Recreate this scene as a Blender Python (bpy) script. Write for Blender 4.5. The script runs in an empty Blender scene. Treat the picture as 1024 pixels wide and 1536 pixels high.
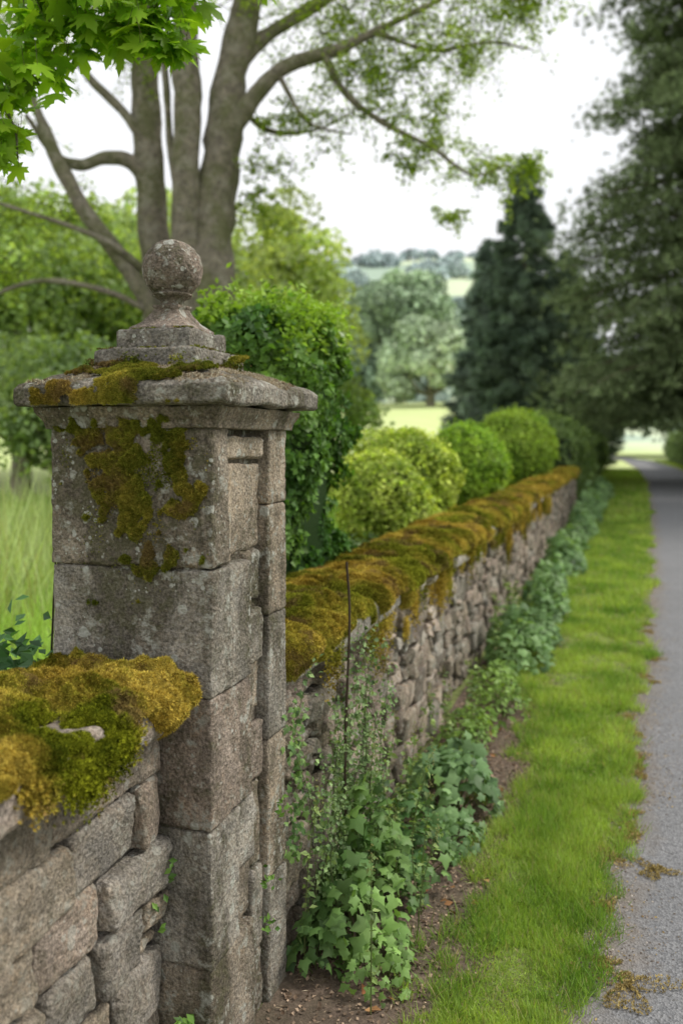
import bpy, math
import numpy as np
from math import radians, sin, cos, pi
rng = np.random.default_rng(7)

# ------------------------------------------------------------------ noise
def _h(ix, iy, iz, s):
    n = (ix.astype(np.int64)*374761393 + iy.astype(np.int64)*668265263 + iz.astype(np.int64)*2147483647 + s*974711) & 0xffffffff
    n = ((n ^ (n >> 13))*1274126177) & 0xffffffff
    n = ((n ^ (n >> 16))*2246822519) & 0xffffffff
    return ((n ^ (n >> 15)) & 0xffffff)/float(0xffffff)
def vn(p, f=1.0, s=0):
    q = np.asarray(p, float)*f + 1000.0
    i = np.floor(q).astype(np.int64); t = q-i; t = t*t*(3-2*t)
    r = 0
    for a in (0, 1):
        for b in (0, 1):
            for c in (0, 1):
                w = (t[:, 0] if a else 1-t[:, 0])*(t[:, 1] if b else 1-t[:, 1])*(t[:, 2] if c else 1-t[:, 2])
                r = r + w*_h(i[:, 0]+a, i[:, 1]+b, i[:, 2]+c, s)
    return r*2-1
def fbm(p, f=1.0, o=4, s=0):
    r = 0; a = 1; t = 0
    for k in range(o):
        r = r + a*vn(p, f, s+k*17); t += a; a *= .5; f *= 2.03
    return r/t
def nz(v):
    return v/np.maximum(np.linalg.norm(v, axis=-1, keepdims=True), 1e-9)
def sstep(x, a, b):
    t = np.clip((x-a)/(b-a), 0, 1); return t*t*(3-2*t)

# ------------------------------------------------------------------ mesh builder
class B:
    def __init__(s): s.v = []; s.f = []; s.c = []; s.n = 0
    def add(s, v, f, c, mat=0, smooth=True):
        v = np.asarray(v, float); c = np.asarray(c, float)
        if c.ndim == 1: c = np.tile(c, (len(v), 1))
        s.v.append(v); s.c.append(c)
        for ff in (f if isinstance(f, list) else [f]):
            ff = np.asarray(ff, np.int64)
            if len(ff): s.f.append((ff+s.n, mat, smooth))
        s.n += len(v)
    def done(s, name, mats, parent=None):
        v = np.concatenate(s.v); c = np.concatenate(s.c)
        me = bpy.data.meshes.new(name)
        me.vertices.add(len(v)); me.vertices.foreach_set("co", v.astype(np.float32).ravel())
        lv = np.concatenate([f.ravel() for f, m, q in s.f])
        lt = np.concatenate([np.full(len(f), f.shape[1]) for f, m, q in s.f])
        ls = np.concatenate([[0], np.cumsum(lt)[:-1]])
        mi = np.concatenate([np.full(len(f), m) for f, m, q in s.f])
        sm = np.concatenate([np.full(len(f), q) for f, m, q in s.f])
        me.loops.add(len(lv)); me.loops.foreach_set("vertex_index", lv.astype(np.int32))
        me.polygons.add(len(lt))
        me.polygons.foreach_set("loop_start", ls.astype(np.int32))
        me.polygons.foreach_set("loop_total", lt.astype(np.int32))
        me.polygons.foreach_set("material_index", mi.astype(np.int32))
        me.polygons.foreach_set("use_smooth", sm.astype(bool))
        at = me.color_attributes.new("Col", 'FLOAT_COLOR', 'POINT')
        cc = np.ones((len(v), 4), np.float32); cc[:, :3] = c
        at.data.foreach_set("color", cc.ravel())
        me.update(calc_edges=True)
        for m in mats: me.materials.append(m)
        ob = bpy.data.objects.new(name, me); bpy.context.scene.collection.objects.link(ob)
        if parent: ob.parent = parent
        return ob

# ------------------------------------------------------------------ templates
def tq(w=.3, fold=.08):
    return np.array([[0, 0, 0], [w, .45, fold], [0, 1, -.05], [-w, .45, fold]], float), np.array([[0, 1, 2], [0, 2, 3]])
def tstar(out, curl=.25):
    k = len(out); pts = [[0, 0.0, 0.04]]
    for (r, a) in out:
        x, y = r*sin(a), r*cos(a)
        pts.append([x, y, -curl*r*r])
    f = [[0, 1+(i+1) % k, 1+i] for i in range(k)]
    return np.array(pts), np.array(f)
D = math.radians
T_OVAL = tq(.3)
T_ROUND = tq(.42, .1)
_m = [(.16, 180), (.5, 150), (.42, 128), (.62, 112), (.4, 92), (.78, 72), (.66, 62), (.92, 50), (.62, 40), (.46, 28), (.8, 20), (.82, 12), (1.1, 0)]
_m = _m + [(r, -a) for r, a in _m[1:-1]][::-1]
T_MAPLE = tstar([(r*.62, D(a)) for r, a in _m], .45)
_i = [(.2, 180), (.55, 140), (.45, 112), (.76, 75), (.52, 45), (.70, 22), (1.05, 0)]
_i = _i + [(r, -a) for r, a in _i[1:-1]][::-1]
T_IVY = tstar([(r*.6, D(a)) for r, a in _i], .4)
T_BLADE = (np.array([[-.5, 0, 0], [.5, 0, 0], [-.38, .5, .06], [.38, .5, .06], [0, 1, .25]]), np.array([[0, 1, 3], [0, 3, 2], [2, 3, 4]]))
def ttuft(n=5, w=.07, spread=.8, seed=1):
    r = np.random.default_rng(seed); V = []; F = []
    for k in range(n):
        a = 2*pi*k/n + r.uniform(-.3, .3); e = spread*r.uniform(.5, 1.1)
        d = np.array([sin(e)*cos(a), sin(e)*sin(a), cos(e)]); s = np.cross(d, [0.3, .2, 1]); s = s/np.linalg.norm(s)*w
        o = len(V); V += [-s, s, d*r.uniform(.75, 1.1)]; F.append([o, o+1, o+2])
    return np.array(V), np.array(F)
T_MOSS = ttuft(6, .15, .85)
T_NEEDLE = ttuft(7, .065, 1.0, 3)

def scat(b, pos, nrm, size, T, col, jit=.6, down=0., tdir=None, mat=0, wid=None, smooth=False):
    N = len(pos)
    if N == 0: return
    n = nz(nz(nrm)+jit*rng.normal(size=(N, 3)))
    t = rng.normal(size=(N, 3))
    t[:, 2] -= down
    if tdir is not None: t = t*.35+tdir
    t = nz(t-n*np.sum(t*n, 1, keepdims=True)); bb = np.cross(t, n)
    tv, tf = T; k = len(tv)
    size = np.broadcast_to(size, (N,))[:, None, None]
    V = pos[:, None]+size*(tv[None, :, 0:1]*bb[:, None]+tv[None, :, 1:2]*t[:, None]+tv[None, :, 2:3]*n[:, None])
    F = (tf[None]+(np.arange(N)*k)[:, None, None]).reshape(-1, tf.shape[1])
    C = np.repeat(np.broadcast_to(col, (N, 3)), k, axis=0)
    b.add(V.reshape(-1, 3), F, C, mat, smooth)
def lcol(N, a, c, var=.25, pos=None, f=1.0, s=0):
    t = rng.random((N, 1))
    if pos is not None:
        t = np.clip(.5+.9*fbm(pos, f, 2, s)[:, None]+.35*(t-.5), 0, 1)
    k = np.array(a)*(1-t)+np.array(c)*t
    return k*(1+var*rng.normal(size=(N, 1))).clip(.45, 1.7)

def spline(P, n):
    P = np.asarray(P, float); Q = np.vstack([2*P[0]-P[1], P, 2*P[-1]-P[-2]]); out = []
    for i in range(len(P)-1):
        a, b_, c, d = Q[i:i+4]
        t = np.linspace(0, 1, n, endpoint=False)[:, None]
        out.append(.5*((2*b_)+(-a+c)*t+(2*a-5*b_+4*c-d)*t*t+(-a+3*b_-3*c+d)*t**3))
    out.append(P[-1:]); return np.vstack(out)
def tube(b, P, R, col, n=5, seg=8, bump=0., mat=0):
    S = spline(np.column_stack([P, R]), n); c = S[:, :3]; r = np.maximum(S[:, 3], .0008)
    t = nz(np.gradient(c, axis=0)); ref = np.array([.31, .9, .12]) if abs(t[0, 2]) > .5 else np.array([0, .1, 1.])
    u = nz(np.cross(t, ref)); w = np.cross(t, u)
    a = np.linspace(0, 2*pi, seg, endpoint=False)
    dirs = u[:, None]*np.cos(a)[None, :, None]+w[:, None]*np.sin(a)[None, :, None]
    V = c[:, None]+dirs*r[:, None, None]
    if bump:
        q = V.reshape(-1, 3); V = V+dirs*(bump*fbm(q, 3.5, 3, 5)).reshape(len(c), seg, 1)*(r[:, None, None]/.3)
    m = len(c); i = np.arange(m-1)[:, None]*seg; j = np.arange(seg)[None]
    F = np.stack([i+j, i+(j+1) % seg, i+seg+(j+1) % seg, i+seg+j], -1).reshape(-1, 4)
    b.add(V.reshape(-1, 3), F, col, mat)

# ------------------------------------------------------------------ rounded blocks
_bt = {}
def btemp(n):
    if n in _bt: return _bt[n]
    s = np.linspace(-1, 1, n+1); s = np.sign(s)*np.abs(s)**.66
    V = []; F = []
    g = [(x, y) for x in range(n+1) for y in range(n+1)]
    for ax in range(3):
        for sg in (-1, 1):
            o = len(V)
            for (x, y) in g:
                p = [0, 0, 0]; p[ax] = sg; p[(ax+1) % 3] = s[x]; p[(ax+2) % 3] = s[y]; V.append(p)
            for x in range(n):
                for y in range(n):
                    q = [o+x*(n+1)+y, o+(x+1)*(n+1)+y, o+(x+1)*(n+1)+y+1, o+x*(n+1)+y+1]
                    F.append(q if sg > 0 else q[::-1])
    V = np.array(V); key = np.round(V, 5)
    u, inv = np.unique(key, axis=0, return_inverse=True); inv = inv.ravel()
    _bt[n] = (u, inv[np.array(F)]); return _bt[n]
def block(b, lo, hi, n=8, r=.015, amp=.006, f=9., jit=.006, col=(.3, .25, .2), mat=0, amp2=.0015, chip=0.):
    lo = np.array(lo, float); hi = np.array(hi, float); c = (lo+hi)/2; h = (hi-lo)/2
    u, F = btemp(n); p = u*h; inner = np.clip(p, -(h-r), h-r) if np.all(h > r) else p*.8
    d = nz(p-inner); v = inner+d*r
    J = rng.uniform(-jit, jit, (2, 2, 2, 3)); tt = (u+1)/2
    for a in (0, 1):
        for e in (0, 1):
            for g in (0, 1):
                w = (tt[:, 0] if a else 1-tt[:, 0])*(tt[:, 1] if e else 1-tt[:, 1])*(tt[:, 2] if g else 1-tt[:, 2])
                v = v+w[:, None]*J[a, e, g]
    v = v+c
    o = rng.uniform(0, 50)
    v = v+d*(amp*fbm(v+o, f, 4)[:, None]+amp2*vn(v, 70)[:, None])
    if chip:
        ed = (np.sum(np.abs(p) > h-r*1.01, axis=1) >= 2)*1.0
        v = v-d*(chip*ed*np.clip(fbm(v+o, 18, 3, 6)+.1, 0, 1))[:, None]
    b.add(v, F, col, mat)

def loft(b, cx, cy, prof, col, nside=14, amp=.003, f=14., mat=0, edge=.004):
    P = [np.array(prof[0], float)]
    for i in range(len(prof)-1):
        a = np.array(prof[i], float); c = np.array(prof[i+1], float); L = np.linalg.norm(c-a)
        k = max(1, int(L/.015)); e = min(edge/L, .3)
        for t in [e]+list(np.linspace(e, 1-e, k+1))[1:]+[1]:
            P.append(a+(c-a)*t)
    P = np.array(P)
    s = np.linspace(-1, 1, nside+1)[:-1]; s = np.sign(s)*np.abs(s)**.7
    o = np.ones_like(s)
    px = np.concatenate([s, o, -s, -o]); py = np.concatenate([-o, s, o, -s]); M = len(px)
    V = np.stack([cx+P[:, 0:1]*px[None], cy+P[:, 1:2]*py[None], np.repeat(P[:, 2:3], M, 1)], -1)
    q = V.reshape(-1, 3); dn = nz(q-np.array([cx, cy, 0])*1.0-np.array([0, 0, 1])*q[:, 2:3]*.9)
    q = q+dn*(amp*fbm(q, f, 5)[:, None]*1.8)
    q[:, 2] += amp*fbm(q, f, 3, 9)
    m = len(P); i = np.arange(m-1)[:, None]*M; j = np.arange(M)[None]
    F = np.stack([i+j, i+(j+1) % M, i+M+(j+1) % M, i+M+j], -1).reshape(-1, 4)
    b.add(q, F, col, mat)

# ------------------------------------------------------------------ materials
def newmat(name):
    m = bpy.data.materials.new(name); m.use_nodes = True; nt = m.node_tree; nt.nodes.clear(); return m, nt
class G:
    def __init__(s, nt): s.nt = nt
    def n(s, t, **k):
        x = s.nt.nodes.new(t)
        for a, v in k.items(): setattr(x, a, v)
        return x
    def l(s, a, b): s.nt.links.new(a, b)
    def noise(s, co, sc, det=4, rough=.6, dist=0.):
        x = s.n('ShaderNodeTexNoise'); x.inputs['Scale'].default_value = sc; x.inputs['Detail'].default_value = det
        x.inputs['Roughness'].default_value = rough; x.inputs['Distortion'].default_value = dist; s.l(co, x.inputs['Vector']); return x.outputs['Fac']
    def ramp(s, f, a, b, lo=0., hi=1.):
        x = s.n('ShaderNodeMapRange'); x.inputs[1].default_value = a; x.inputs[2].default_value = b; x.inputs[3].default_value = lo; x.inputs[4].default_value = hi
        s.l(f, x.inputs[0]); return x.outputs[0]
    def mix(s, f, a, b, mode='MIX'):
        x = s.n('ShaderNodeMixRGB', blend_type=mode)
        for i, q in ((0, f), (1, a), (2, b)):
            if hasattr(q, 'links'): s.l(q, x.inputs[i])
            else: x.inputs[i].default_value = q if i == 0 else (*q, 1)
        return x.outputs[0]
    def mul(s, a, b, op='MULTIPLY'):
        x = s.n('ShaderNodeMath', operation=op)
        for i, q in ((0, a), (1, b)):
            if hasattr(q, 'links'): s.l(q, x.inputs[i])
            else: x.inputs[i].default_value = q
        return x.outputs[0]
    def val(s, v):
        x = s.n('ShaderNodeCombineColor')
        for i in range(3): s.l(v, x.inputs[i])
        return x.outputs[0]

def stone_mat(name, algae=.5, lichen=.6, bump=.5, green=.3, ascale=3.2):
    m, nt = newmat(name); g = G(nt); out = g.n('ShaderNodeOutputMaterial'); p = g.n('ShaderNodeBsdfPrincipled')
    p.inputs['Roughness'].default_value = .92; p.inputs['Specular IOR Level'].default_value = .2
    co = g.n('ShaderNodeTexCoord').outputs['Object']; at = g.n('ShaderNodeAttribute', attribute_name='Col').outputs['Color']
    mp = g.n('ShaderNodeMapping'); mp.inputs['Scale'].default_value = (1, 1, .45); g.l(co, mp.inputs[0])
    n1 = g.noise(co, 7, 8, .65); n2 = g.noise(co, 110, 5, .75); n3 = g.noise(mp.outputs[0], ascale, 9, .7, .5); n4 = g.noise(co, 13, 8, .68, .3); n5 = g.noise(co, 34, 6, .68)
    c = g.mix(1., at, g.val(g.ramp(n1, .3, .7, .6, 1.35)), 'MULTIPLY')
    c = g.mix(g.ramp(n4, .45, .62, 0, .45), c, g.mix(1., at, (1.2, 1.02, .8), 'MULTIPLY'))
    c = g.mix(1., c, g.val(g.ramp(n2, .36, .64, .45, 1.5)), 'MULTIPLY')
    c = g.mix(g.ramp(n3, .42, .56, 0, algae), c, g.mix(g.ramp(n2, .4, .6), (.045, .039, .027), (.13, .11, .08)))
    c = g.mix(g.ramp(g.mul(n3, n5), .25, .33, 0, green), c, (.085, .095, .025))
    li = g.mul(g.ramp(n4, .52, .6), g.ramp(n5, .45, .56))
    c = g.mix(g.mul(li, lichen), c, (.40, .40, .35))
    for sc_, th_, lo in ((13, .23, .48), (30, .22, .51), (52, .2, .5)):
        vo = g.n('ShaderNodeTexVoronoi'); vo.inputs['Scale'].default_value = sc_; g.l(co, vo.inputs['Vector'])
        ad = g.mul(vo.outputs['Distance'], g.mul(n5, .35), 'ADD')
        sp = g.mul(g.ramp(ad, th_+.17, th_+.13), g.ramp(n1, lo, lo+.06))
        c = g.mix(g.mul(sp, lichen), c, (.45, .455, .40))
    g.l(c, p.inputs['Base Color'])
    pit = g.n('ShaderNodeTexVoronoi'); pit.inputs['Scale'].default_value = 90; g.l(co, pit.inputs['Vector'])
    h = g.mul(g.noise(co, 45, 8, .75), g.mul(g.noise(co, 220, 3, .6), .4), 'ADD')
    h = g.mul(h, g.mul(n1, 1.2), 'ADD'); h = g.mul(h, g.mul(pit.outputs['Distance'], .5), 'ADD')
    bp = g.n('ShaderNodeBump'); bp.inputs['Strength'].default_value = bump; bp.inputs['Distance'].default_value = .014
    g.l(h, bp.inputs['Height']); g.l(bp.outputs[0], p.inputs['Normal']); g.l(p.outputs[0], out.inputs[0]); return m
def leaf_mat(name, trans=.35, rough=.5, tint=(1.25, 1.3, .5)):
    m, nt = newmat(name); g = G(nt); out = g.n('ShaderNodeOutputMaterial'); p = g.n('ShaderNodeBsdfPrincipled'); p.inputs['Roughness'].default_value = rough
    p.inputs['Specular IOR Level'].default_value = .3
    at = g.n('ShaderNodeAttribute', attribute_name='Col').outputs['Color']; t = g.n('ShaderNodeBsdfTranslucent')
    g.l(at, p.inputs['Base Color']); g.l(g.mix(1., at, tint, 'MULTIPLY'), t.inputs[0])
    x = g.n('ShaderNodeMixShader'); x.inputs[0].default_value = trans; g.l(p.outputs[0], x.inputs[1]); g.l(t.outputs[0], x.inputs[2]); g.l(x.outputs[0], out.inputs[0]); return m
def matte_mat(name):
    m, nt = newmat(name); g = G(nt); out = g.n('ShaderNodeOutputMaterial'); d = g.n('ShaderNodeBsdfDiffuse')
    g.l(g.n('ShaderNodeAttribute', attribute_name='Col').outputs['Color'], d.inputs[0]); g.l(d.outputs[0], out.inputs[0]); return m
def bark_mat(name):
    m, nt = newmat(name); g = G(nt); out = g.n('ShaderNodeOutputMaterial'); p = g.n('ShaderNodeBsdfPrincipled'); p.inputs['Roughness'].default_value = .9
    co = g.n('ShaderNodeTexCoord').outputs['Object']; at = g.n('ShaderNodeAttribute', attribute_name='Col').outputs['Color']
    n1 = g.noise(co, 1.6, 8, .72, .5); n2 = g.noise(co, 11, 8, .75); n3 = g.noise(co, 5, 6, .7)
    c = g.mix(1., at, g.val(g.ramp(n2, .32, .68, .4, 1.6)), 'MULTIPLY'); c = g.mix(g.ramp(n1, .45, .58, 0, .65), c, (.15, .17, .05)); c = g.mix(g.ramp(n3, .52, .62, 0, .65), c, (.42, .39, .31))
    g.l(c, p.inputs['Base Color']); bp = g.n('ShaderNodeBump'); bp.inputs['Strength'].default_value = 1.; bp.inputs['Distance'].default_value = .08
    g.l(n2, bp.inputs['Height']); g.l(bp.outputs[0], p.inputs['Normal']); g.l(p.outputs[0], out.inputs[0]); return m
def soil_mat(name, a, b, c3, sc=25):
    m, nt = newmat(name); g = G(nt); out = g.n('ShaderNodeOutputMaterial'); p = g.n('ShaderNodeBsdfPrincipled'); p.inputs['Roughness'].default_value = .95
    co = g.n('ShaderNodeTexCoord').outputs['Object']
    n1 = g.noise(co, sc, 8, .7); n2 = g.noise(co, 3, 5, .6)
    c = g.mix(g.ramp(n1, .35, .65), a, b); c = g.mix(g.ramp(n2, .45, .65, 0, .6), c, c3); g.l(c, p.inputs['Base Color'])
    bp = g.n('ShaderNodeBump'); bp.inputs['Strength'].default_value = .9; bp.inputs['Distance'].default_value = .02; g.l(n1, bp.inputs['Height']); g.l(bp.outputs[0], p.inputs['Normal'])
    g.l(p.outputs[0], out.inputs[0]); return m

M_pil = stone_mat("weathered_sandstone", .82, .8, .8, .3, 3.4)
M_wall = stone_mat("rubble_stone", .5, .65, .8, .2)
M_near = stone_mat("dressed_stone", .45, .5, .85, .12, 5)
M_leaf = leaf_mat("leaf"); M_leafb = leaf_mat("leaf_backlit", .5, .45, (1.5, 1.5, .4)); M_moss = matte_mat("moss"); M_far = matte_mat("distant_foliage")
M_ndl = matte_mat("needles"); M_grass = leaf_mat("grass_blades", .4, .55, (1.2, 1.2, .5))
M_bark = bark_mat("bark")
M_soil = soil_mat("soil", (.09, .062, .045), (.24, .175, .13), (.11, .095, .055), 45)
M_mortar = soil_mat("mortar_core", (.05, .042, .035), (.10, .085, .07), (.04, .04, .03))

m, nt = newmat("meadow_ground"); g = G(nt); out = g.n('ShaderNodeOutputMaterial'); p = g.n('ShaderNodeBsdfPrincipled'); p.inputs['Roughness'].default_value = .95
co = g.n('ShaderNodeTexCoord').outputs['Object']; sx = g.n('ShaderNodeSeparateXYZ'); g.l(co, sx.inputs[0])
c = g.mix(g.ramp(g.noise(co, 9, 6), .35, .65), (.12, .13, .04), (.20, .25, .07))
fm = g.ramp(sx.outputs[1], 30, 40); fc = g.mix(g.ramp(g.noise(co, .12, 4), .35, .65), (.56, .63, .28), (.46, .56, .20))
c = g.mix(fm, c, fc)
far = g.ramp(sx.outputs[1], 170, 230); hc = g.mix(g.ramp(g.noise(co, .014, 2, .4), .48, .51), (.34, .44, .34), (.54, .62, .42)); c = g.mix(far, c, hc)  # hill base colours paled: distance haze is painted in
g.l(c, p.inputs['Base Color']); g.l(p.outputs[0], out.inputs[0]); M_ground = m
m, nt = newmat("asphalt"); g = G(nt); out = g.n('ShaderNodeOutputMaterial'); p = g.n('ShaderNodeBsdfPrincipled'); p.inputs['Roughness'].default_value = .85
co = g.n('ShaderNodeTexCoord').outputs['Object']; at = g.n('ShaderNodeAttribute', attribute_name='Col').outputs['Color']; sc = g.n('ShaderNodeSeparateColor'); g.l(at, sc.inputs[0])
vo = g.n('ShaderNodeTexVoronoi'); vo.inputs['Scale'].default_value = 130; g.l(co, vo.inputs['Vector']); v2 = g.n('ShaderNodeSeparateColor'); g.l(vo.outputs['Color'], v2.inputs[0])
c = g.mix(v2.outputs[0], (.10, .102, .11), (.28, .28, .285)); c = g.mix(g.ramp(g.noise(co, 2.2, 7), .35, .65, 0, .5), c, (.145, .147, .152))
c = g.mix(g.ramp(g.noise(co, 55, 3), .60, .66, 0, .7), c, (.06, .055, .05))
em = g.mul(sc.outputs[0], g.mul(g.noise(co, 7, 7, .7), 1.1), 'ADD')
c = g.mix(g.ramp(em, .85, 1.35, 0, .75), c, g.mix(g.noise(co, 70, 5, .7), (.09, .068, .045), (.29, .235, .18)))
g.l(c, p.inputs['Base Color']); bp = g.n('ShaderNodeBump'); bp.inputs['Strength'].default_value = .6; bp.inputs['Distance'].default_value = .007
g.l(vo.outputs['Distance'], bp.inputs['Height']); g.l(bp.outputs[0], p.inputs['Normal']); g.l(p.outputs[0], out.inputs[0]); M_road = m

# ------------------------------------------------------------------ terrain
def H(x, y):
    sl = sstep(-x, 4, 20)
    h = sl*.08*np.clip(y-30, 0, 100)
    h = h+122*sstep(y, 180, 620)*sstep(-x, -60, 100)
    q = np.stack([x, y, x*0], -1)
    return h+sstep(y, 150, 400)*8*fbm(q, .008, 3)
u = np.linspace(-1, 1, 161); gx = np.sinh(u*6)/np.sinh(6)*2200; v_ = np.linspace(0, 1, 161); gy = -60+np.sinh(v_*5)/np.sinh(5)*3000
X, Y = np.meshgrid(gx, gy, indexing='ij'); x = X.ravel(); y = Y.ravel()
V = np.stack([x, y, H(x, y)], -1); i = np.arange(160)[:, None]*161; j = np.arange(160)[None]
F = np.stack([i+j, i+161+j, i+162+j, i+j+1], -1).reshape(-1, 4)
b = B(); b.add(V, F, (.1, .2, .05)); b.done("ground", [M_ground])

ry = np.array([-8, 0, 2.6, 6.8, 13, 25, 41, 65, 91, 120, 160.]); rx = np.array([-.5, -.25, -.115, .127, .417, .75, 1.1, 1.05, .3, -2.5, -9])
def road_l(y): return np.interp(y, ry, rx)
def n1d(y, f, s): return fbm(np.stack([y, y*0, y*0], -1), f, 3, s)
def edge_l(y): return road_l(y)+.08*n1d(y, 1.6, 3)+.04*n1d(y, 7, 6)
def strip(name, fl, fr, ys, z, mat, nx, colf=None):
    t = np.linspace(0, 1, nx); L = fl(ys); R = fr(ys)
    X = L[:, None]*(1-t)+R[:, None]*t; Yg = np.repeat(ys[:, None], nx, 1)
    V = np.stack([X, Yg, np.full_like(X, z)], -1).reshape(-1, 3); n = len(ys)
    i = np.arange(n-1)[:, None]*nx; j = np.arange(nx-1)[None]; F = np.stack([i+j, i+j+1, i+nx+j+1, i+nx+j], -1).reshape(-1, 4)
    C = np.zeros((len(V), 3))
    if colf is not None: C[:, 0] = np.tile(colf(t), n)
    b = B(); b.add(V, F, C); return b.done(name, [mat])
ys = np.concatenate([np.arange(-4, 20, .04), np.arange(20, 160, .5)])
strip("road", lambda y: edge_l(y)-.05, lambda y: road_l(y)+2.75+.05*n1d(y, 2, 8), ys, .008, M_road, 60, lambda t: np.clip(1-t/.13, 0, 1)+np.clip(1-(1-t)/.1, 0, 1))
def dirt_r(y): return -.49+.11*n1d(y, 1.5, 4)+.05*n1d(y, 6, 9)-.55*sstep(y, 5.2, 8)
strip("dirt_path", lambda y: y*0-1.06, lambda y: dirt_r(y)+.04, np.arange(-1, 8, .05), .004, M_soil, 20)

# ------------------------------------------------------------------ gate pillar
XR, XL, YF, YB = -1.041, -1.548, 2.107, 2.657; CX, CY = (XR+XL)/2, (YF+YB)/2
b = B()
brn = np.array([.25, .215, .17]); gry = np.array([.275, .255, .22]); tan = np.array([.41, .345, .265]); pnk = np.array([.31, .255, .21])
block(b, (XL+.004, YF+.012, 0), (XR-.045, YB-.004, 1.80), 16, .01, .004, 8, .0, brn*.6)
Z = [(-.1, .33, 2.40, brn*1.15), (.33, .704, 2.29, gry*1.1), (.704, 1.062, 2.375, pnk*1.05), (1.062, 1.407, 2.37, gry*1.1), (1.407, 1.797, 2.215, brn*1.15)]
for (z0, z1, yr, c) in Z:
    block(b, (XL, YF, z0+.0015), (XR, yr, z1-.0015), 56, .007, .007, 7, .003, c, 0, .0022, .010)
for (z0, z1, c) in [(-.05, .38, gry), (.38, .82, tan*.9), (.82, 1.21, gry*1.1), (1.21, 1.56, tan*.95), (1.56, 1.797, tan*.9)]:
    block(b, (-1.28, 2.507, z0+.001), (XR-.002, YB, z1-.001), 22, .006, .005, 9, .002, c, 0, .002, .008)
inf = [(2.218, 2.505, 1.70, 1.768, .020, tan*1.1), (2.228, 2.266, 1.40, 1.69, .012, tan*1.1), (2.27, 2.505, 1.425, 1.688, .036, tan*1.0),
       (2.378, 2.44, 1.25, 1.418, .030, tan*1.1), (2.43, 2.507, 1.27, 1.412, .036, gry), (2.378, 2.50, 1.085, 1.243, .018, gry*1.25),
       (2.385, 2.44, .90, 1.078, .026, brn*1.1), (2.445, 2.507, .93, 1.078, .036, tan), (2.38, 2.507, .72, .893, .022, pnk), (2.30, 2.43, .50, .70, .012, gry*1.2),
       (2.44, 2.507, .45, .71, .032, tan*.9), (2.30, 2.42, .34, .49, .026, brn), (2.41, 2.507, .20, .44, .018, gry*1.1), (2.41, 2.507, -.02, .19, .024, pnk)]
for (y0, y1, z0, z1, rc, c) in inf:
    block(b, (XR-.10, y0, z0), (XR-rc, y1, z1), 16, .010, .009, 16, .006, c, 0, .002, .008)
h1, h2 = .2535, .275
loft(b, CX, CY, [(h1-.02, h2-.02, 1.79), (h1+.012, h2+.012, 1.792), (h1+.016, h2+.016, 1.812), (h1+.032, h2+.032, 1.838), (h1+.034, h2+.034, 1.852), (h1-.02, h2-.02, 1.853)], tan*.85, 16, .003)
loft(b, CX, CY, [(h1, h2, 1.853), (h1+.066, h2+.066, 1.855), (h1+.073, h2+.073, 1.862), (h1+.073, h2+.073, 1.905), (h1+.062, h2+.062, 1.918), (h1-.03, h2-.03, 1.952), (.165, .165, 1.973), (.0, .0, 1.974)], gry*.95, 40, .011, 9)
fx, fy = -1.312, 2.382
loft(b, fx, fy, [(.162, .162, 1.96), (.166, .166, 1.963), (.166, .166, 2.022), (.160, .160, 2.029), (.0, .0, 2.03)], gry*.8, 20, .006)
loft(b, fx, fy, [(.118, .118, 2.026), (.121, .121, 2.028), (.120, .120, 2.082), (.115, .115, 2.090), (.0, .0, 2.091)], gry*.7, 18, .006)
loft(b, fx, fy, [(.094, .094, 2.088), (.094, .094, 2.099), (.066, .066, 2.12), (.047, .047, 2.143), (.039, .039, 2.158), (.043, .043, 2.164), (.043, .043, 2.171), (.0, .0, 2.172)], pnk*.85, 12, .004)
pr = [(.036, 2.166), (.035, 2.178), (.036, 2.186), (.045, 2.194), (.060, 2.201), (.062, 2.206)]
R_ = .093; zc = 2.284
for t in np.linspace(-.68, .5, 60)*pi:
    if sin(t)*R_+zc > 2.206: pr.append((max(cos(t)*R_, .0005), zc+sin(t)*R_))
pr = np.array(pr); a = np.linspace(0, 2*pi, 72, endpoint=False)
V = np.stack([fx+pr[:, :1]*np.cos(a), fy+pr[:, :1]*np.sin(a), np.repeat(pr[:, 1:], 72, 1)], -1).reshape(-1, 3)
dn = nz(V-np.array([fx, fy, zc])); V = V+dn*(.0045*fbm(V, 25, 4)[:, None]-.006*np.clip(vn(V, 75), .2, 1)[:, None])
i = np.arange(len(pr)-1)[:, None]*72; j = np.arange(72)[None]
b.add(V, np.stack([i+j, i+(j+1) % 72, i+72+(j+1) % 72, i+72+j], -1).reshape(-1, 4), pnk*.72)
pillar = b.done("stone_gate_pillar", [M_pil])

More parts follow.
